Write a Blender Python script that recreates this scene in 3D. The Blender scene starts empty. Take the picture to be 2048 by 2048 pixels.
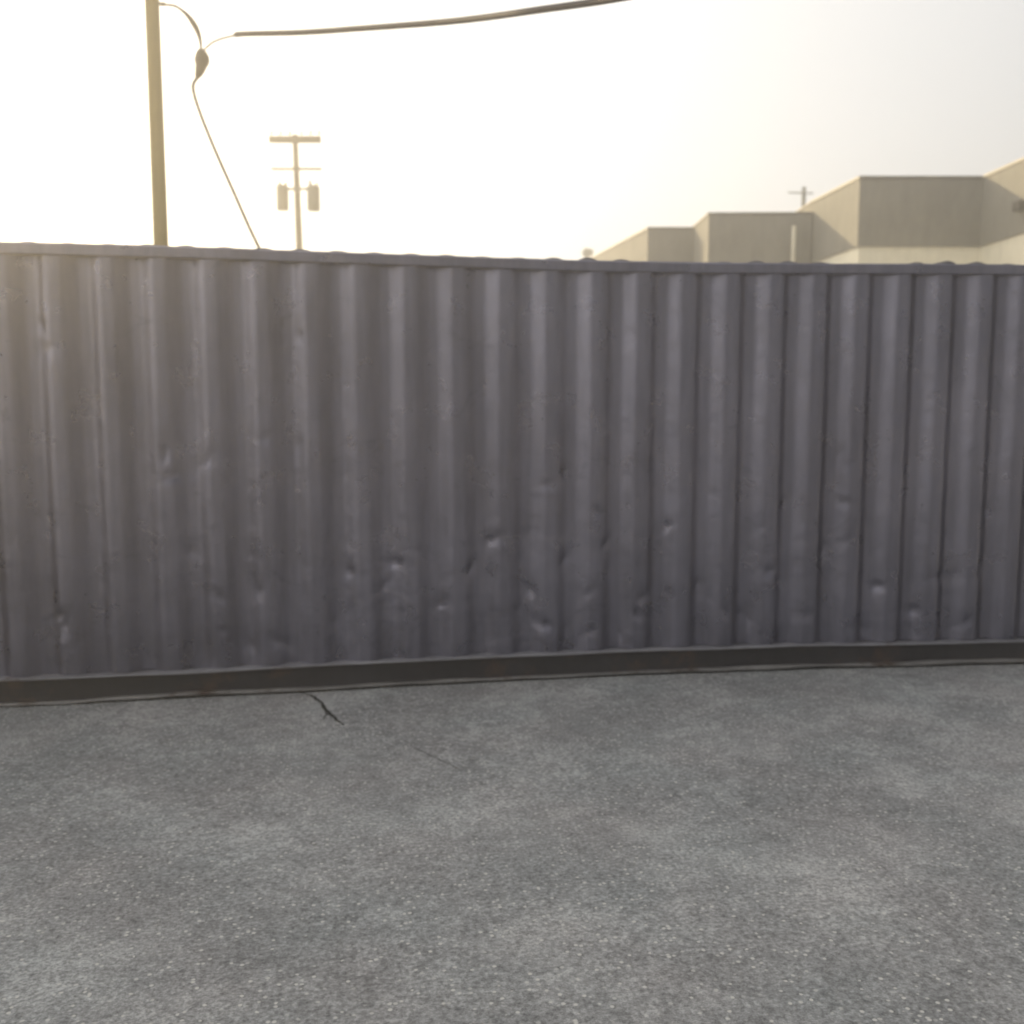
import bpy, bmesh, math, random
from mathutils import Vector, Matrix, noise as mnoise
random.seed(7)
R = math.radians
scene = bpy.context.scene
C = scene.collection

# ------------------------------------------------------------------ camera
CAM = Vector((1.266, -6.157, 1.774))
YAW, PITCH, ROLL, FPX = 0.15008, 0.1124, 0.00112, 2091.3     # focal length in pixels of a 2048 px picture
fw = Vector((math.sin(YAW)*math.cos(PITCH), math.cos(YAW)*math.cos(PITCH), -math.sin(PITCH)))
r0 = Vector((math.cos(YAW), -math.sin(YAW), 0)); u0 = r0.cross(fw)
rt = r0*math.cos(ROLL) + u0*math.sin(ROLL); up = u0*math.cos(ROLL) - r0*math.sin(ROLL)
cam = bpy.data.cameras.new('camera'); co = bpy.data.objects.new('camera', cam); C.objects.link(co)
co.matrix_world = Matrix(((rt.x, up.x, -fw.x, CAM.x), (rt.y, up.y, -fw.y, CAM.y), (rt.z, up.z, -fw.z, CAM.z), (0, 0, 0, 1)))
cam.sensor_width = 36; cam.lens = FPX/2048*36; cam.clip_end = 1500; cam.clip_start = 0.05
cam.dof.use_dof = True; cam.dof.focus_distance = 2.6; cam.dof.aperture_fstop = 3.0
scene.camera = co
scene.render.engine = 'CYCLES'
scene.cycles.use_denoising = True
scene.cycles.volume_bounces = 1
scene.cycles.max_bounces = 8

# ------------------------------------------------------------------ light
SUN_AZ, SUN_EL = -32.0, 18.5        # azimuth from +Y towards +X (negative: to the left), elevation
w = bpy.data.worlds.new('World'); scene.world = w; w.use_nodes = True
nt = w.node_tree; bg = nt.nodes['Background']
sky = nt.nodes.new('ShaderNodeTexSky'); sky.sky_type = 'NISHITA'; sky.sun_disc = False
sky.sun_elevation = R(SUN_EL); sky.sun_rotation = R(SUN_AZ)
sky.air_density = 1.0; sky.dust_density = 7.0; sky.ozone_density = 1.0
# thin white cloud; unseen bright left and dark right added for rib contrast
_d = (math.sin(R(-62)), math.cos(R(-62)), 0.35)
tc = nt.nodes.new('ShaderNodeTexCoord'); dp = nt.nodes.new('ShaderNodeVectorMath'); dp.operation = 'DOT_PRODUCT'
dp.inputs[1].default_value = _d; nt.links.new(tc.outputs['Generated'], dp.inputs[0])
mr = nt.nodes.new('ShaderNodeMapRange'); mr.inputs['From Min'].default_value = -1.0; mr.inputs['From Max'].default_value = 1.0
nt.links.new(dp.outputs['Value'], mr.inputs['Value'])
cr = nt.nodes.new('ShaderNodeValToRGB'); nt.links.new(mr.outputs[0], cr.inputs[0])
e = cr.color_ramp.elements
e[0].position = 0.06; e[0].color = (.06, .068, .09, 1)
e[1].position = 0.46; e[1].color = (.72, .72, .72, 1)
el = e.new(0.26); el.color = (.15, .155, .18, 1)
el = e.new(0.90); el.color = (1.45, 1.43, 1.38, 1)
# pale band added low round the horizon, to brighten the upper wall's reflections
sx = nt.nodes.new('ShaderNodeSeparateXYZ'); nt.links.new(tc.outputs['Generated'], sx.inputs[0])
hb = nt.nodes.new('ShaderNodeValToRGB'); nt.links.new(sx.outputs['Z'], hb.inputs[0])
hb.color_ramp.elements[0].position = 0.10; hb.color_ramp.elements[0].color = (.44, .44, .46, 1)
hb.color_ramp.elements[1].position = 0.34; hb.color_ramp.elements[1].color = (0, 0, 0, 1)
lt = nt.nodes.new('ShaderNodeMix'); lt.data_type = 'RGBA'; lt.blend_type = 'LIGHTEN'; lt.inputs[0].default_value = 1
nt.links.new(cr.outputs[0], lt.inputs[6]); nt.links.new(hb.outputs[0], lt.inputs[7])
vs = nt.nodes.new('ShaderNodeVectorMath'); vs.operation = 'SCALE'; vs.inputs['Scale'].default_value = 7.5
nt.links.new(lt.outputs[2], vs.inputs[0])
ad = nt.nodes.new('ShaderNodeMix'); ad.data_type = 'RGBA'; ad.inputs[0].default_value = 0.8
nt.links.new(sky.outputs[0], ad.inputs[6]); nt.links.new(vs.outputs[0], ad.inputs[7])
nt.links.new(ad.outputs[2], bg.inputs[0]); bg.inputs[1].default_value = 0.12
sl = bpy.data.lights.new('sun', 'SUN'); sl.energy = 5.0; sl.angle = R(0.6); sl.color = (1.0, 0.79, 0.46)
so = bpy.data.objects.new('sun', sl); C.objects.link(so)
sd = Vector((math.sin(R(SUN_AZ))*math.cos(R(SUN_EL)), math.cos(R(SUN_AZ))*math.cos(R(SUN_EL)), math.sin(R(SUN_EL))))
so.rotation_euler = sd.to_track_quat('Z', 'Y').to_euler(); so.location = sd*40
scene.view_settings.view_transform = 'Standard'; scene.view_settings.look = 'None'
scene.view_settings.exposure = 0.34; scene.view_settings.gamma = 1.0

HAZE = 0.0085

# ------------------------------------------------------------------ helpers
def ray(x, y):
    return (fw*FPX + rt*(x-1024) + up*(1024-y)).normalized()
def at_y(x, y, Y):
    d = ray(x, y); return CAM + d*((Y-CAM.y)/d.y)
def at_z(x, y, Z):
    d = ray(x, y); return CAM + d*((Z-CAM.z)/d.z)
def at_d(x, y, D):
    d = ray(x, y); return CAM + d*(D/d.dot(fw))

def tag(o, label=None, cat=None, group=None, kind=None):
    if label: o['label'] = label
    if cat: o['category'] = cat
    if group: o['group'] = group
    if kind: o['kind'] = kind
    return o
def empty(name, loc=(0, 0, 0), rz=0):
    o = bpy.data.objects.new(name, None); C.objects.link(o); o.location = loc; o.rotation_euler = (0, 0, rz)
    o.empty_display_size = 0.2
    return o
def obj(name, bm, mat, parent=None, smooth=False, bevel=0):
    bmesh.ops.recalc_face_normals(bm, faces=bm.faces[:])
    me = bpy.data.meshes.new(name); bm.to_mesh(me); bm.free()
    if smooth:
        for p in me.polygons: p.use_smooth = True
    o = bpy.data.objects.new(name, me); C.objects.link(o); me.materials.append(mat)
    if parent:
        o.parent = parent
        bpy.context.view_layer.update()
        o.matrix_parent_inverse = parent.matrix_world.inverted()
    if bevel:
        b = o.modifiers.new('bevel', 'BEVEL'); b.width = bevel; b.segments = 2; b.limit_method = 'ANGLE'
    return o
def box(bm, x0, x1, y0, y1, z0, z1):
    v = [bm.verts.new((x, y, z)) for x in (x0, x1) for y in (y0, y1) for z in (z0, z1)]
    for f in ((0, 1, 3, 2), (4, 6, 7, 5), (0, 4, 5, 1), (2, 3, 7, 6), (0, 2, 6, 4), (1, 5, 7, 3)):
        bm.faces.new([v[i] for i in f])
def tube(bm, pts, rad, n=10):
    """pts: list of Vectors, rad: number or list"""
    pts = [Vector(p) for p in pts]
    rings = []
    prev = None
    for i, p in enumerate(pts):
        t = (pts[min(i+1, len(pts)-1)] - pts[max(i-1, 0)]).normalized()
        if prev is None:
            a = t.orthogonal().normalized()
        else:
            a = (prev - t*prev.dot(t)).normalized()
        prev = a; b = t.cross(a)
        r = rad[i] if isinstance(rad, (list, tuple)) else rad
        rings.append([bm.verts.new(p + (a*math.cos(2*math.pi*k/n) + b*math.sin(2*math.pi*k/n))*r) for k in range(n)])
    for a, b in zip(rings, rings[1:]):
        for k in range(n):
            bm.faces.new((a[k], a[(k+1) % n], b[(k+1) % n], b[k]))
    bm.faces.new(rings[0][::-1]); bm.faces.new(rings[-1])
def smooth_path(pts, sub=8):
    pts = [Vector(p) for p in pts]; out = []
    for i in range(len(pts)-1):
        p0 = pts[max(i-1, 0)]; p1 = pts[i]; p2 = pts[i+1]; p3 = pts[min(i+2, len(pts)-1)]
        for k in range(sub):
            t = k/sub
            out.append(0.5*((2*p1) + (p2-p0)*t + (2*p0-5*p1+4*p2-p3)*t*t + (3*p1-p0-3*p2+p3)*t*t*t))
    out.append(pts[-1]); return out

class Mat:
    def __init__(s, name, rough=0.6, metallic=0.0, spec=0.5):
        s.m = bpy.data.materials.new(name); s.m.use_nodes = True; s.t = s.m.node_tree
        s.b = s.t.nodes['Principled BSDF']
        s.b.inputs['Roughness'].default_value = rough; s.b.inputs['Metallic'].default_value = metallic
        s.b.inputs['Specular IOR Level'].default_value = spec
        s.geo = s.t.nodes.new('ShaderNodeNewGeometry')
    def link(s, a, b): s.t.links.new(a, b)
    def noise(s, scale, detail=4, rough=0.6, stretch=(1, 1, 1), dist=0.0):
        mp = s.t.nodes.new('ShaderNodeMapping'); mp.inputs['Scale'].default_value = stretch
        s.link(s.geo.outputs['Position'], mp.inputs[0])
        n = s.t.nodes.new('ShaderNodeTexNoise'); n.inputs['Scale'].default_value = scale
        n.inputs['Detail'].default_value = detail; n.inputs['Roughness'].default_value = rough
        n.inputs['Distortion'].default_value = dist
        s.link(mp.outputs[0], n.inputs['Vector']); return n.outputs['Fac']
    def voronoi(s, scale, feature='F1', out='Distance'):
        n = s.t.nodes.new('ShaderNodeTexVoronoi'); n.feature = feature; n.inputs['Scale'].default_value = scale
        s.link(s.geo.outputs['Position'], n.inputs['Vector']); return n.outputs[out]
    def ramp(s, src, *stops):
        n = s.t.nodes.new('ShaderNodeValToRGB'); e = n.color_ramp.elements
        while len(e) < len(stops): e.new(0.5)
        for el, (p, c) in zip(e, stops):
            el.position = p; el.color = (c if hasattr(c, '__len__') else (c, c, c)) + ((1,) if hasattr(c, '__len__') else ()) if hasattr(c, '__len__') else (c, c, c, 1)
        s.link(src, n.inputs[0]); return n.outputs[0]
    def mix(s, fac, a, b, mode='MIX'):
        n = s.t.nodes.new('ShaderNodeMix'); n.data_type = 'RGBA'; n.blend_type = mode
        for v, k in ((fac, 0), (a, 6), (b, 7)):
            if isinstance(v, (int, float)) and k == 0: n.inputs[0].default_value = v
            elif isinstance(v, tuple): n.inputs[k].default_value = v + (1,)
            else: s.link(v, n.inputs[k])
        return n.outputs[2]
    def color(s, c):
        if isinstance(c, tuple): s.b.inputs['Base Color'].default_value = c + (1,)
        else: s.link(c, s.b.inputs['Base Color'])
    def rough(s, c): s.link(c, s.b.inputs['Roughness'])
    def bump(s, h, strength=0.3, dist=0.01):
        n = s.t.nodes.new('ShaderNodeBump'); n.inputs['Strength'].default_value = strength; n.inputs['Distance'].default_value = dist
        s.link(h, n.inputs['Height']); s.link(n.outputs[0], s.b.inputs['Normal'])

# ------------------------------------------------------------------ materials
m = Mat('asphalt', 0.9, spec=0.25)
big = m.ramp(m.noise(1.3, 6, 0.68), (0.32, (0.200, 0.202, 0.203)), (0.5, (0.252, 0.253, 0.253)), (0.68, (0.345, 0.344, 0.340)))
tint = m.ramp(m.noise(1.7, 3, 0.5, (1, 1, 3)), (0.3, (0.975, 1.0, 1.0)), (0.7, (1.015, 0.99, 0.985)))
c = m.mix(1.0, big, tint, 'MULTIPLY')
mid = m.ramp(m.noise(13, 6, 0.75), (0.3, 0.74), (0.7, 1.28))
c = m.mix(1.0, c, mid, 'MULTIPLY')
fine = m.ramp(m.noise(62, 4, 0.75), (0.30, 0.45), (0.5, 1.0), (0.72, 1.7))
c = m.mix(1.0, c, fine, 'MULTIPLY')
# pale aggregate stones showing here and there in the worn surface
vr = m.voronoi(58, 'F1', 'Color')
sep = m.t.nodes.new('ShaderNodeSeparateColor'); m.link(vr, sep.inputs[0])
st = m.ramp(sep.outputs[0], (0.86, 0.0), (0.94, 1.0))
dd = m.ramp(m.voronoi(58), (0.28, 1.0), (0.5, 0.0))
msk = m.mix(1.0, st, dd, 'MULTIPLY')
c = m.mix(msk, c, (0.52, 0.51, 0.48))
m.color(c); m.bump(m.noise(48, 5, 0.75), 0.6, 0.006)
M_ASPH = m.m

def paint(name, base, rusty=0.0, rough=0.42, metal=0.0):
    m = Mat(name, rough, metal, spec=0.5)
    a = tuple(x*0.86 for x in base); b = tuple(x*1.16 for x in base)
    c = m.ramp(m.noise(1.3, 5, 0.6, (1, 1, 0.6)), (0.3, a), (0.5, base), (0.7, b))
    streak = m.ramp(m.noise(14, 4, 0.6, (1, 1, 0.10)), (0.35, 0.92), (0.65, 1.08))
    c = m.mix(1.0, c, streak, 'MULTIPLY')
    # pale scuffs and chips, as worn paint has
    sc = m.ramp(m.noise(6.5, 8, 0.72, (1, 1, 1.6), 0.6), (0.68, 0.0), (0.80, 0.35))
    c = m.mix(sc, c, tuple(min(1, x*1.6+0.02) for x in base))
    # dark smears and rubbed patches in the paint
    sm_ = m.ramp(m.noise(3.1, 8, 0.78, (1, 1, 1.3), 0.8), (0.58, 0.0), (0.70, 0.6))
    c = m.mix(sm_, c, tuple(x*0.62 for x in base))
    if rusty:
        rs = m.ramp(m.noise(4.0, 7, 0.7), (0.62-0.14*rusty, 0.0), (0.72-0.1*rusty, 1.0))
        c = m.mix(rs, c, (0.075, 0.05, 0.04))
    m.color(c)
    m.rough(m.ramp(m.noise(5, 5, 0.6), (0.3, rough-0.04), (0.7, rough+0.12)))
    m.bump(m.noise(9, 6, 0.6), 0.35, 0.014)
    return m.m
M_PANEL = paint('container_paint', (0.205, 0.203, 0.252), 0.0, 0.28, 0.88)
M_RAIL = paint('rail_paint', (0.036, 0.034, 0.037), 0.5, 0.5)
M_TRAIL = paint('top_rail_paint', (0.14, 0.135, 0.14), 0.12, 0.45, 0.4)

M_FLANGE = paint('foot_flange_paint', (0.21, 0.20, 0.195), 0.75, 0.45, 0.2)
M_LIP = paint('lip_paint', (0.21, 0.205, 0.22), 0.25, 0.4, 0.2)  # worn grey edge, its colour lightened to carry the ledge's sky light

m = Mat('pole_wood', 0.85, spec=0.2)
m.color(m.ramp(m.noise(6, 5, 0.6, (4, 4, 0.15)), (0.3, (0.06, 0.048, 0.004)), (0.7, (0.10, 0.08, 0.008))))
m.bump(m.noise(20, 4, 0.6, (3, 3, 0.1)), 0.5, 0.01); M_WOOD = m.m
m = Mat('weathered_wood', 0.85, spec=0.2)
m.color(m.ramp(m.noise(6, 5, 0.6, (4, 4, 0.15)), (0.3, (0.02, 0.017, 0.013)), (0.7, (0.04, 0.034, 0.026)))); M_WOOD2 = m.m
m = Mat('cable_rubber', 0.7); m.color(m.ramp(m.noise(9, 3), (0.3, (0.022, 0.018, 0.018)), (0.7, (0.045, 0.032, 0.033)))); M_CABLE = m.m
m = Mat('galvanised_steel', 0.5, 0.4); m.color(m.ramp(m.noise(7, 4), (0.3, (0.08, 0.09, 0.08)), (0.7, (0.13, 0.14, 0.13)))); M_GALV = m.m
m = Mat('porcelain', 0.3); m.color(m.ramp(m.noise(7, 4), (0.3, (0.12, 0.08, 0.06)), (0.7, (0.2, 0.14, 0.1)))); M_PORC = m.m
m = Mat('dark_stucco', 0.9, spec=0.2)
m.color(m.mix(1.0, m.ramp(m.noise(0.35, 5, 0.6), (0.3, (0.185, 0.178, 0.158)), (0.7, (0.245, 0.235, 0.208))), m.ramp(m.noise(5, 5, 0.7, (1, 1, 0.3)), (0.3, 0.88), (0.7, 1.1)), 'MULTIPLY'))
m.bump(m.noise(30, 4, 0.6), 0.4, 0.01); M_STUC = m.m
m = Mat('cream_stucco', 0.9, spec=0.2)
m.color(m.mix(1.0, m.ramp(m.noise(0.35, 5, 0.6), (0.3, (0.72, 0.67, 0.54)), (0.7, (0.80, 0.76, 0.62))), m.ramp(m.noise(5, 5, 0.7, (1, 1, 0.3)), (0.3, 0.9), (0.7, 1.08)), 'MULTIPLY'))
m.bump(m.noise(30, 4, 0.6), 0.4, 0.01); M_CREAM = m.m
m = Mat('coping_metal', 0.5, 0.3); m.color(m.ramp(m.noise(3, 4), (0.3, (0.12, 0.11, 0.10)), (0.7, (0.17, 0.16, 0.14)))); M_COPE = m.m
m = Mat('roof_membrane', 0.9); m.color(m.ramp(m.noise(1, 5), (0.3, (0.3, 0.3, 0.29)), (0.7, (0.42, 0.41, 0.39)))); M_ROOF = m.m
m = Mat('lamp_housing', 0.5); m.color(m.ramp(m.noise(9, 3), (0.3, (0.03, 0.028, 0.025)), (0.7, (0.05, 0.047, 0.04)))); M_LAMP = m.m
m = Mat('leaves', 0.7, spec=0.3); m.color(m.ramp(m.noise(3, 3), (0.3, (0.05, 0.07, 0.025)), (0.7, (0.12, 0.13, 0.05)))); M_LEAF = m.m
m = Mat('bark', 0.9); m.color(m.ramp(m.noise(8, 4), (0.3, (0.08, 0.06, 0.045)), (0.7, (0.15, 0.12, 0.09)))); M_BARK = m.m
m = Mat('crack_dark', 0.95, spec=0.1); m.color(m.ramp(m.noise(40, 4), (0.3, (0.025, 0.025, 0.025)), (0.7, (0.06, 0.06, 0.06)))); M_CRACK = m.m
m = Mat('crack_filled', 0.95, spec=0.1); m.color(m.ramp(m.noise(40, 4), (0.40, (0.20, 0.20, 0.20)), (0.60, (0.29, 0.29, 0.29)))); M_CRACK2 = m.m

# ------------------------------------------------------------------ ground
def hump(x, y=0.0):       # the yard is a touch higher under the middle of the container
    return 0.040*math.exp(-((x-3.0)/2.3)**2)*math.exp(-(y/2.6)**2 if y < 0 else 0)
bm = bmesh.new()
def axis(lo, hi, n, far):
    a = [lo+(hi-lo)*i/n for i in range(n+1)]
    return [-far, -70, -30, -14] + a + [14, 30, 70, far]
xs = axis(-9, 12, 84, 148); ys = [-148, -60, -25, -12] + [-9+9*i/36 for i in range(37)] + [1.2, 2.5, 5, 12, 40, 148]
grid = [[bm.verts.new((x, y, hump(x, y) + (0.006*mnoise.noise(Vector((x*0.8, y*0.8, 0))) if abs(x) < 13 and -10 < y < -0.3 else 0))) for y in ys] for x in xs]
for i in range(len(xs)-1):
    for j in range(len(ys)-1):
        bm.faces.new((grid[i][j], grid[i+1][j], grid[i+1][j+1], grid[i][j+1]))
g = obj('ground', bm, M_ASPH, smooth=True); tag(g, 'worn grey asphalt yard with pale speckled aggregate', 'ground', kind='structure')

def ground_z(x, y):
    return hump(x, y) + 0.006*mnoise.noise(Vector((x*0.8, y*0.8, 0)))
def crack(pix, widths, mat, name, label):
    bm = bmesh.new(); P = []
    for (px, py) in pix:
        p = at_z(px, py, 0.03); p = at_z(px, py, ground_z(p.x, p.y)); P.append(p)
    path = []; W = []
    for i in range(len(P)-1):
        for k in range(6):
            t = k/6; path.append(P[i].lerp(P[i+1], t)); W.append(widths[i]*(1-t)+widths[i+1]*t)
    path.append(P[-1]); W.append(widths[-1])
    prev = None
    for i, p in enumerate(path):
        t = (path[min(i+1, len(path)-1)] - path[max(i-1, 0)]); t.z = 0; t.normalize()
        s = Vector((-t.y, t.x, 0)); ww = W[i]*random.uniform(0.6, 1.3)
        q = p + s*random.uniform(-0.006, 0.006)
        a = q + s*ww; b = q - s*ww
        va = bm.verts.new((a.x, a.y, ground_z(a.x, a.y)+0.0045)); vb = bm.verts.new((b.x, b.y, ground_z(b.x, b.y)+0.0045))
        if prev: bm.faces.new((prev[0], va, vb, prev[1]))
        prev = (va, vb)
    o = obj(name, bm, mat); tag(o, label, 'crack', kind='structure')
crack([(598, 1383), (622, 1392), (640, 1403), (655, 1424), (672, 1440), (688, 1452)], [0.004, 0.007, 0.010, 0.012, 0.007, 0.003], M_CRACK, 'ground_crack', 'short dark jagged crack in the asphalt below the container')
crack([(700, 1456), (760, 1470), (800, 1476), (835, 1498), (870, 1514), (905, 1532), (935, 1545)], [0.002, 0.003, 0.0015, 0.004, 0.005, 0.006, 0.002], M_CRACK2, 'ground_crack', 'faint crack wandering on from the dark one across the asphalt')

crack([(655, 1424), (650, 1436), (640, 1446)], [0.005, 0.003, 0.001], M_CRACK, 'ground_crack', 'tiny side branch off the short dark crack')
# ------------------------------------------------------------------ shipping container
X0, X1 = -10.25, 5.90
PITCH_C = 0.278; DEP = 0.047
def sag(x):               # the old top rail hangs a little in the middle
    return -0.036*math.exp(-((x-2.9)/2.0)**2)
ZB, ZT = 0.165, 2.525     # corrugated panel between the rails
def prof(x, z):
    """corrugation offset (0 outer .. DEP inner)"""
    u = (x % PITCH_C)
    def sm(t): t = min(1, max(0, t)); return t*t*(3-2*t)
    if u < 0.050: return DEP*sm(0.5+0.5*u/0.050)
    if u < 0.086: return DEP
    if u < 0.182: return DEP*(1-sm((u-0.086)/0.096))
    if u < 0.228: return 0.0
    return DEP*sm(0.5*(u-0.228)/0.050)
root = empty('shipping_container', (0, 1.2, 0.02))
tag(root, 'long dark grey corrugated steel shipping container with a dented wall, standing on the asphalt', 'container')

dent_px = [(130, 1255, .09, .03), (120, 1235, .05, .022), (330, 915, .10, .018), (350, 955, .07, .02), (415, 925, .07, .014), (80, 655, .06, .012), (95, 705, .08, .014),
    (600, 680, .09, .012), (1095, 975, .05, .02), (1130, 950, .05, .016), (990, 1085, .07, .02), (1055, 1080, .08, .018), (790, 1135, .06, .024), (770, 1180, .05, .014), (700, 1150, .07, .014), (940, 1150, .08, .018),
    (1195, 1030, .05, .024), (1210, 1100, .06, .02), (1285, 1205, .05, .024), (1275, 1240, .06, .014), (1540, 1150, .06, .024), (1555, 1170, .05, .018), (1450, 1235, .06, .020), (1880, 1160, .07, .022),
    (1900, 1085, .07, .020), (1650, 1110, .11, .018), (1640, 1060, .07, .012), (1340, 1060, .06, .014), (520, 1190, .07, .016), (500, 1300, .09, .014), (560, 1290, .08, .018), (1090, 1260, .08, .02), (1180, 1275, .07, .016),
    (1560, 1290, .07, .012), (290, 1320, .06, .014), (1730, 1270, .08, .014), (880, 1220, .07, .014), (530, 880, .07, .012), (1700, 930, .05, .012), (1880, 980, .05, .012), (1800, 830, .06, .009), (1760, 1180, .08, .02), (1830, 1230, .07, .018), (1960, 1150, .07, .018), (1610, 1240, .07, .016), (1500, 1250, .06, .018), (1400, 1180, .06, .018), (1690, 1010, .06, .014), (1980, 1030, .06, .014), (1930, 1250, .07, .02), (1130, 1130, .06, .018), (1060, 1190, .08, .02), (840, 1110, .05, .014), (440, 1200, .06, .014), (380, 1110, .05, .012)]
dents = []
for (px, py, s, a) in dent_px:
    p = at_y(px, py, 0.01); dents.append((p.x, p.z, s*.58, a*1.05))
rr = random.Random(3)
for k in range(110):
    z = 0.2 + 1.5*rr.random()**1.6; dents.append((rr.uniform(X0, X1), z, rr.uniform(.015, .05), rr.uniform(.003, .012)))
for k in range(14):
    dents.append((rr.uniform(X0, X1), rr.uniform(1.2, 2.3), rr.uniform(.04, .1), rr.uniform(.002, .006)))
def dent(x, z):
    d = 0.0
    for (a, b, s, h) in dents:
        if abs(x-a) > 4*s or abs(z-b) > 4*s: continue
        an = (a*37.7) % 3.14; ca, sa = math.cos(an), math.sin(an)
        q = (((x-a)*ca+(z-b)*sa)/(s*1.15))**2 + ((-(x-a)*sa+(z-b)*ca)/(s*0.55))**2
        if q < 9:
            r_ = math.sqrt(q); w_ = 1 + 0.6*mnoise.noise(Vector((x*22, a*9, z*22)))
            d += h*0.75*w_*math.exp(-1.35*r_)
    d += 0.005*mnoise.noise(Vector((x*1.1, 0, z*0.9))) + 0.0035*max(0, 1.4-z)*mnoise.noise(Vector((x*5, 3, z*3.2)))
    return d
def corrugated(x0, x1, y, sgn, rows, with_dents):
    bm = bmesh.new(); xs = []
    n0 = math.floor(x0/PITCH_C)-1; n1 = math.ceil(x1/PITCH_C)+1
    for n in range(n0, n1):
        for u in (-.050, -.038, -.026, -.013, .0, .013, .026, .038, .050, .060, .073, .086, .098, .110, .122, .134, .146, .158, .170, .182, .194, .206, .217):
            x = n*PITCH_C + u
            if x0 < x < x1: xs.append(x)
    xs = [x0] + xs + [x1]
    cols = []
    for x in xs:
        col = []
        for j in range(rows+1):
            t = j/rows
            zb = ZB + hump(x); zt = ZT + sag(x) + 0.022
            z = zb + (zt-zb)*t
            zz = 0.165 + 2.36*t
            # the pressed ribs fade out just under the rails
            fade = min(1, (t*2.36)/0.02+0.35)
            dy = prof(x, z)
            if with_dents:
                dy = dy + dent(x, zz)*min(1, (1-t)*10)*min(1, t*14+.25)
            col.append(bm.verts.new((x, y + sgn*dy, z)))
        cols.append(col)
    for a, b in zip(cols, cols[1:]):
        for j in range(rows): bm.faces.new((a[j], b[j], b[j+1], a[j+1]))
    return bm
o = obj('side_panel', corrugated(X0+.06, X1-.06, 0.006, 1, 96, True), M_PANEL, root, smooth=True)
o['label'] = 'dented corrugated side wall facing the yard'
o = obj('side_panel', corrugated(X0+.06, X1-.06, 2.432, -1, 2, False), M_PANEL, root, smooth=True)
o['label'] = 'corrugated side wall away from the yard'

def rail(name, prof_pts, base, mat, dz, parent, wob=0.0, seed=0, close=True, step=0.06):
    """extrude a closed YZ profile along X with small wear"""
    bm = bmesh.new(); n = int((X1-X0-.16)/step); rings = []
    for i in range(n+1):
        x = X0+.08 + (X1-X0-.16)*i/n; ring = []
        for k, (yy, zz) in enumerate(prof_pts):
            w1 = mnoise.noise(Vector((x*1.3, seed+k*0.15, 0)))*wob; w2 = mnoise.noise(Vector((x*4.1, seed+k*2.3, 5)))*wob*0.6
            ring.append(bm.verts.new((x, yy + w1*0.8, base + zz + dz(x) + (w1+w2)*0.6)))
        rings.append(ring)
    K = len(prof_pts)
    for a, b in zip(rings, rings[1:]):
        for k in range(K): bm.faces.new((a[k], b[k], b[(k+1) % K], a[(k+1) % K]))
    bm.faces.new(rings[0]); bm.faces.new(rings[-1][::-1])
    return obj(name, bm, mat, parent)
tr = [(-0.004, 0.0), (-0.008, 0.006), (-0.008, 0.056), (-0.002, 0.064), (0.058, 0.064), (0.058, 0.0)]
rail('top_rail', tr, 2.53, M_PANEL, sag, root, 0.006, 1)
rail('top_rail', [(2.44-a, b) for a, b in tr], 2.53, M_TRAIL, sag, root, 0.006, 4)
br = [(0.004, 0.150), (0.012, 0.146), (0.014, 0.040), (0.012, 0.022), (0.004, 0.018), (0.004, 0.010), (0.06, 0.008), (0.06, 0.150)]
rail('bottom_rail', br, 0.0, M_RAIL, hump, root, 0.012, 9, step=0.035)
rail('bottom_rail', [(2.44-a, b) for a, b in br], 0.0, M_RAIL, hump, root, 0.006, 12)
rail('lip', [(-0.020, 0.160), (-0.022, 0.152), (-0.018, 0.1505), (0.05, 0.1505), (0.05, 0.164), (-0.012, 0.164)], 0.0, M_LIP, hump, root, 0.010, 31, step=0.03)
rail('foot_flange', [(-0.022, 0.027), (-0.024, 0.017), (0.05, 0.015), (0.05, 0.024), (-0.012, 0.031)], 0.0, M_FLANGE, hump, root, 0.024, 47, step=0.03)
# roof: pressed ribs across, their ends showing as bumps above the rail
bm = bmesh.new(); cols = []; x = X0+.1
while x < X1-.1:
    ph = (x % 0.209)/0.209
    h = 0.0 if ph < .42 else (math.sin((ph-.42)/.58*math.pi))**0.8
    amp = 0.009 + 0.020*mnoise.noise(Vector((x*1.7, 7, 0)))
    z = 2.594 + sag(x)*1.0 + 0.002 + max(0, h*amp)
    cols.append([bm.verts.new((x, yy, z - (0.03*e))) for yy, e in ((0.03, 1), (0.036, 0), (0.5, 0), (1.2, .3), (1.94, 0), (2.404, 0), (2.41, 1))])
    x += 0.0131
for a, b in zip(cols, cols[1:]):
    for j in range(6): bm.faces.new((a[j], b[j], b[j+1], a[j+1]))
obj('roof_panel', bm, M_TRAIL, root, smooth=True)
bm = bmesh.new(); box(bm, X0+.1, X1-.1, .07, 2.37, 0.10, 0.15); obj('floor', bm, M_RAIL, root)
for xx in (X0, X1-.16):
    for yy in (-0.012, 2.29):
        bm = bmesh.new(); box(bm, xx+.01, xx+.15, yy+.01, yy+.15, 0.13, 2.50); obj('corner_post', bm, M_PANEL, root, bevel=.006)
        for zz in (0.012, 2.50):
            bm = bmesh.new(); box(bm, xx, xx+.165, yy, yy+.162, zz, zz+.118)
            # oval lifting holes drawn as recessed pads
            obj('corner_casting', bm, M_RAIL, root, bevel=.008)
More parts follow.
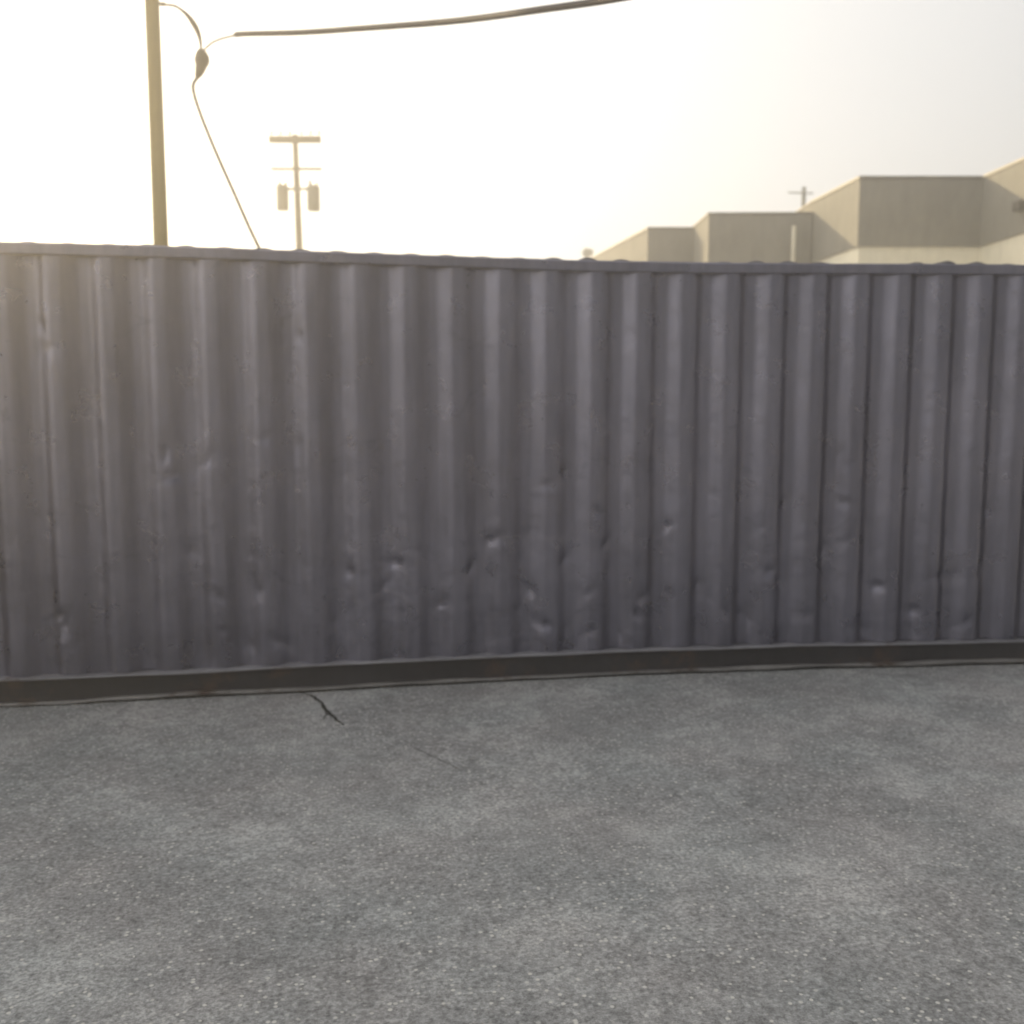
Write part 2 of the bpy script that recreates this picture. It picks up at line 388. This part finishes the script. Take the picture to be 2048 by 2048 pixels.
# closed end
bm = bmesh.new(); cols = []; y = 0.16
while y < 2.29:
    ph = (y % 0.25)/0.25; d = 0.04*min(1, max(0, abs(ph-.5)*5-.7))
    cols.append([bm.verts.new((X0+.03+d, y, z)) for z in (0.13, 2.56)]); y += 0.0125
for a, b in zip(cols, cols[1:]): bm.faces.new((a[0], b[0], b[1], a[1]))
obj('end_panel', bm, M_PANEL, root)
for k in range(2):
    y0 = 0.155+k*1.07
    bm = bmesh.new(); box(bm, X1-.07, X1-.02, y0, y0+1.06, 0.14, 2.54); d = obj('door', bm, M_PANEL, root, bevel=.006)
    for yy in (y0+.3, y0+.76):
        bm = bmesh.new(); tube(bm, [(X1+.012, yy, .12), (X1+.012, yy, 2.56)], .017); obj('locking_bar', bm, M_GALV, d)
        bm = bmesh.new(); box(bm, X1+.032, X1+.05, yy, yy+.34, 1.08, 1.12); obj('handle', bm, M_GALV, d)

# ------------------------------------------------------------------ foreground pole and cables
PD = 10.5
pt = at_d(304, 0, PD); pb = at_d(322, 488, PD)
dirp = (pt-pb).normalized(); tz = 7.4
foot = pb + dirp*((0-pb.z)/dirp.z); top = pb + dirp*((tz-pb.z)/dirp.z)
pr = empty('utility_pole', foot); tag(pr, 'tall thick brown wooden pole rising out of the picture behind the container', 'utility pole')
bm = bmesh.new(); tube(bm, [foot.lerp(top, i/12) for i in range(13)], [0.075-0.006*i/12 for i in range(13)], 20); obj('shaft', bm, M_WOOD, pr, smooth=True)
bk = at_d(318, 10, PD)
bm = bmesh.new(); tube(bm, [bk+Vector((-.02, 0, .01)), bk+Vector((.06, -.02, .01))], .018, 8); obj('bracket', bm, M_GALV, pr)
# drop cable: loop from the bracket, splice, then thin wire down
D = PD-0.15
loop = smooth_path([at_d(322, 10, D), at_d(350, 12, D), at_d(376, 32, D), at_d(395, 62, D), at_d(402, 92, D), at_d(400, 112, D)], 8)
dc = empty('drop_cable', at_d(400, 112, D)); tag(dc, 'black cable looping off the thick pole, then running thin down behind the container', 'cable')
bm = bmesh.new(); tube(bm, loop, [0.014+0.015*math.exp(-((i-21)/7)**2) for i in range(len(loop))], 8); obj('looped_lead', bm, M_CABLE, dc, smooth=True)
bm = bmesh.new()
sp = smooth_path([at_d(401, 98, D), at_d(404, 118, D), at_d(400, 140, D), at_d(393, 158, D)], 5)
tube(bm, sp, [.02, .036, .052, .062, .07, .074, .074, .068, .058, .053, .05, .044, .038, .032, .022, .012][:len(sp)], 10); obj('splice_closure', bm, M_CABLE, dc, smooth=True)
bm = bmesh.new(); tube(bm, smooth_path([at_d(394, 156, D), at_d(386, 176, D), at_d(400, 225, D+.15), at_d(430, 300, D+.3), at_d(470, 390, D+.5), at_d(500, 458, D+.7), at_d(530, 520, D+.9), at_d(556, 575, D+1.1), at_d(700, 880, D+1.9), at_d(786, 1060, D+2.2)], 6), 0.0185, 8)
obj('drop_wire', bm, M_CABLE, dc, smooth=True)
# overhead cable
oc = empty('overhead_cable', at_d(415, 100, D)); tag(oc, 'thick dark overhead cable sagging across the sky towards the upper right', 'cable')
bm = bmesh.new(); tube(bm, smooth_path([at_d(404, 104, D), at_d(430, 82, D-.3), at_d(478, 69, D-.6)], 6), 0.011, 8); obj('lead_wire', bm, M_CABLE, oc, smooth=True)
pts = smooth_path([at_d(470, 71, D-.55), at_d(486, 68, D-.7), at_d(600, 65, D-1.4), at_d(720, 57, D-2.1), at_d(910, 42, D-3.1), at_d(1090, 18, D-4.0), at_d(1260, -8, D-4.7), at_d(1600, -80, D-5.8), at_d(2100, -230, D-6.9)], 10)
bm = bmesh.new(); tube(bm, pts, [0.012+0.014*min(1, i/6) - 0.008*i/len(pts) for i in range(len(pts))], 10); obj('insulated_cable', bm, M_CABLE, oc, smooth=True)

# ------------------------------------------------------------------ far utility pole
FD = 27.0; k = FD/FPX
t1 = at_d(590, 270, FD); b1 = at_d(599, 500, FD); dr = (t1-b1).normalized(); ft = b1 + dr*((0-b1.z)/dr.z)
fr = empty('utility_pole', ft); tag(fr, 'thin distant pole with two crossarms and a pair of transformers, seen over the container', 'utility pole')
bm = bmesh.new(); tube(bm, [ft.lerp(t1, i/8) for i in range(9)], [0.122-0.047*i/8 for i in range(9)], 12); obj('shaft', bm, M_WOOD2, fr, smooth=True)
def arm(px0, px1, py, th, name='crossarm'):
    a = at_d(px0, py, FD-.2); b = at_d(px1, py, FD-.2)
    bm = bmesh.new(); d = (b-a).normalized(); u = Vector((0, 0, 1)); n = d.cross(u).normalized()
    vs = []
    for p in (a, b):
        for sz, sn in ((-1, -1), (1, -1), (1, 1), (-1, 1)):
            vs.append(bm.verts.new(p + u*sz*th/2 + n*sn*.05))
    for f in ((0, 1, 2, 3), (7, 6, 5, 4), (0, 4, 5, 1), (1, 5, 6, 2), (2, 6, 7, 3), (3, 7, 4, 0)): bm.faces.new([vs[i] for i in f])
    o = obj(name, bm, M_WOOD2, fr); return a, b, o
a, b, arm1 = arm(538, 642, 279, .17)
for t in (.04, .22, .40, .62, .80, .96):
    p = a.lerp(b, t)
    bm = bmesh.new(); tube(bm, [p+Vector((0, 0, .12)), p+Vector((0, 0, .17)), p+Vector((0, 0, .20)), p+Vector((0, 0, .25))], [.02, .05, .04, .03], 8); obj('insulator', bm, M_PORC, arm1)
arm(542, 644, 338, .055)
for px, py, ww in ((565, 396, .155), (627, 397, .165)):
    p = at_d(px, py, FD-.25)
    bm = bmesh.new(); tube(bm, [p+Vector((0, 0, z)) for z in (-.31, -.30, .28, .30, .34)], [ww*.9, ww, ww, ww*.9, ww*.25], 16); tf = obj('transformer', bm, M_GALV, fr, smooth=False)
    for s in (-.08, .08):
        bm = bmesh.new(); q = p+Vector((s, 0, .3)); tube(bm, [q, q+Vector((0, 0, .08)), q+Vector((0, 0, .16))], [.03, .045, .02], 8); obj('bushing', bm, M_PORC, tf)
    s = -1 if px > 590 else 1
    bm = bmesh.new(); box(bm, min(p.x, p.x+s*.48), max(p.x, p.x+s*.48), p.y-.03, p.y+.03, p.z+.2, p.z+.26); obj('hanger', bm, M_GALV, fr)

# ------------------------------------------------------------------ stepped commercial building
HC, HB = 7.0, 6.68
b_ = empty('commercial_building', (at_z(1720, 352, HC).x, at_z(1720, 352, HC).y, 0))
tag(b_, 'flat-roofed stucco building stepping forward in blocks, dark fascia over a cream wall, at the right', 'building')
pc0 = at_z(1720, 352, HC); pc1 = at_z(1966, 352, HC); pd = at_z(2052, 313, HC); pcb = at_z(1625, 401, HC)
pb1 = at_z(1625, 424, HB); pb0 = at_z(1418, 425, HB); pa1 = at_z(1390, 452, HB); pa0 = at_z(1296, 452, HB)
pd2 = pc1 + (pd-pc1)*3.2
back = 14.0
def xy(p): return Vector((p.x, p.y))
def wallseg(bm, a, b, z0, z1, th=.3):
    d = (b-a).normalized(); n = Vector((-d.y, d.x))     # left of travel = away from camera
    q = [a, b, b+n*th, a+n*th]
    lo = [bm.verts.new((p.x, p.y, z0)) for p in q]; hi = [bm.verts.new((p.x, p.y, z1)) for p in q]
    bm.faces.new(lo); bm.faces.new(hi[::-1])
    for i in range(4): bm.faces.new((lo[i], lo[(i+1) % 4], hi[(i+1) % 4], hi[i]))
def prism(bm, poly, z0, z1):
    lo = [bm.verts.new((p[0], p[1], z0)) for p in poly]; hi = [bm.verts.new((p[0], p[1], z1)) for p in poly]
    bm.faces.new(lo); bm.faces.new(hi[::-1]); n = len(poly)
    for i in range(n): bm.faces.new((lo[i], lo[(i+1) % n], hi[(i+1) % n], hi[i]))
ZF = at_d(1800, 491, (pc0-CAM).dot(fw)).z     # underside of the dark fascia on the tall block
# tall block (front face, left return, slanted right face)
c0, c1, d2, cb = xy(pc0), xy(pc1), xy(pd2), xy(pcb)
retdir = (cb-c0).normalized()
cbk = c0 + retdir*(c0-cb).length
far_r = d2 + Vector((6, 8)); far_l = cbk + Vector((2.0, 12)); 
polyC = [cbk, c0, c1, d2, far_r, far_l]
def inset(poly, e):
    cx = sum(p.x for p in poly)/len(poly); cy = sum(p.y for p in poly)/len(poly)
    out = []
    n = len(poly)
    for i in range(n):
        p0, p1, p2 = poly[i-1], poly[i], poly[(i+1) % n]
        d1 = (p1-p0).normalized(); dd2 = (p2-p1).normalized()
        n1 = Vector((-d1.y, d1.x)); n2 = Vector((-dd2.y, dd2.x)); nn = (n1+n2); nn = nn/max(.3, nn.length_squared/2)
        out.append(p1 + nn*e)
    return out
bm = bmesh.new(); prism(bm, inset(polyC, .05), 0.0, ZF); w1_ = obj('wall', bm, M_CREAM, b_); w1_['label'] = 'cream lower wall of the tallest block'
bm = bmesh.new(); prism(bm, polyC, ZF+.002, HC-.06); f1_ = obj('fascia', bm, M_STUC, b_); f1_['label'] = 'dark fascia of the tallest block'
bm = bmesh.new(); prism(bm, inset(polyC, -.03), HC-.058, HC); obj('coping', bm, M_COPE, f1_)
# middle and low blocks share height, each stepping back
b0, b1, a0, a1 = xy(pb0), xy(pb1), xy(pa0), xy(pa1)
b1x = b1 + (b1-b0).normalized()*3.0
polyB = [a1 + Vector((0, .31)), b0, b1 + (b1-b0).normalized()*-.01, b1 + Vector((.6, 9)), a1 + Vector((1, 9))]
bm = bmesh.new(); prism(bm, polyB, 0, HB-.06); w2 = obj('wall', bm, M_STUC, b_); w2['label'] = 'plain wall of the middle block'
bm = bmesh.new(); prism(bm, inset(polyB, -.03), HB-.058, HB); obj('coping', bm, M_COPE, w2)
ga = (a0 - CAM.xy).normalized()
polyA = [a0 + ga*12 + Vector((-1.2, 0)), a0, a1, a1 + Vector((1, 8)), a1 + Vector((1, 11))]
bm = bmesh.new(); prism(bm, [a0+Vector((-.1, 8)), a0, a1 + Vector((0, 0)), a1 + Vector((.9, 8))], 0, HB-.09); w3 = obj('wall', bm, M_STUC, b_); w3['label'] = 'plain wall of the leftmost, farthest block'
bm = bmesh.new(); prism(bm, inset([a0+Vector((-.1, 8)), a0, a1, a1 + Vector((.9, 8))], -.03), HB-.088, HB-.03); obj('coping', bm, M_COPE, w3)
# downpipe on the middle block
p = at_d(1588, 452, (pb1-CAM).dot(fw)-.12)
bm = bmesh.new(); tube(bm, [(p.x, p.y, 0.1), (p.x, p.y, p.z)], .055, 10); obj('downpipe', bm, M_CREAM, b_)
# lamp on the slanted face
tt = 0.94; lp = Vector((pc1.x + (pd.x-pc1.x)*tt, pc1.y + (pd.y-pc1.y)*tt, 0)); lz = at_d(2040, 424, (lp-CAM).dot(fw)).z
bm = bmesh.new(); box(bm, lp.x-.18, lp.x+.02, lp.y-.22, lp.y+.05, lz-.11, lz+.11); obj('wall_lamp', bm, M_LAMP, b_, bevel=.02)

# pole standing beyond the building
p = at_d(1608, 374, 44); q = Vector((p.x, p.y, 0))
r3 = empty('utility_pole', q); tag(r3, 'short faint grey pole top poking up beyond the stepped building roof', 'utility pole')
bm = bmesh.new(); tube(bm, [q, p], [.16, .085], 12); obj('shaft', bm, M_GALV, r3, smooth=True)
bm = bmesh.new(); box(bm, p.x-.75, p.x+.35, p.y-.2, p.y-.1, p.z-.30, p.z-.255); obj('crossarm', bm, M_GALV, r3)

# treetop between the far pole and the building
def tree(px, py, D, hw, label):
    tp = at_d(px, py, D); base = Vector((tp.x, tp.y, 0)); rt_ = empty('tree', base); tag(rt_, label, 'tree')
    bm = bmesh.new(); tube(bm, [base, base+Vector((.05, 0, tp.z*.3)), base+Vector((-.04, 0, tp.z*.6)), base+Vector((0, 0, tp.z*.85))], [.16, .12, .08, .03], 8)
    for k in range(7):
        an = k*2.4; z0 = tp.z*(.4+.06*k); tube(bm, [base+Vector((0, 0, z0)), base+Vector((math.cos(an)*hw*.7, math.sin(an)*hw*.7, z0+tp.z*.18))], [.05, .015], 6)
    obj('trunk', bm, M_BARK, rt_)
    bm = bmesh.new(); rg = random.Random(5)
    cl = [(Vector((rg.uniform(-1, 1)*hw*.75, rg.uniform(-1, 1)*hw*.75, tp.z*rg.uniform(.48, .84))), rg.uniform(.35, .6)*hw) for _ in range(20)] + [(Vector((0, 0, tp.z-.4)), .33)]
    for c_, r_ in cl:
        for _ in range(260):
            v = Vector((rg.gauss(0, 1), rg.gauss(0, 1), rg.gauss(0, 1))).normalized()*r_*rg.uniform(.5, 1.05)
            v.z *= .8; o_ = base + c_ + v
            if o_.z > tp.z+.05: continue
            a_ = Vector((rg.gauss(0, 1), rg.gauss(0, 1), rg.gauss(0, 1))).normalized(); b2 = a_.orthogonal().normalized()*.05; a_ = a_*.09
            bm.faces.new([bm.verts.new(o_-a_), bm.verts.new(o_+b2), bm.verts.new(o_+a_), bm.verts.new(o_-b2)])
    obj('crown', bm, M_LEAF, rt_)
tree(1175, 492, 62, 1.5, 'small pale treetop just showing over the container, left of the building')

# ------------------------------------------------------------------ haze volume added to stand in for sun glare in the lens
bm = bmesh.new(); box(bm, -150, 150, -150, 150, -1.0, 12.5)
hm = bpy.data.materials.new('haze'); hm.use_nodes = True; t = hm.node_tree; t.nodes.clear()
ou = t.nodes.new('ShaderNodeOutputMaterial'); pv = t.nodes.new('ShaderNodeVolumePrincipled')
pv.inputs['Color'].default_value = (1, .97, .92, 1); pv.inputs['Density'].default_value = HAZE; pv.inputs['Anisotropy'].default_value = 0.80
t.links.new(pv.outputs[0], ou.inputs['Volume'])
hz = obj('haze', bm, hm); tag(hz, 'thin haze volume added to imitate the veiling glare of the sun', 'haze', kind='stuff')
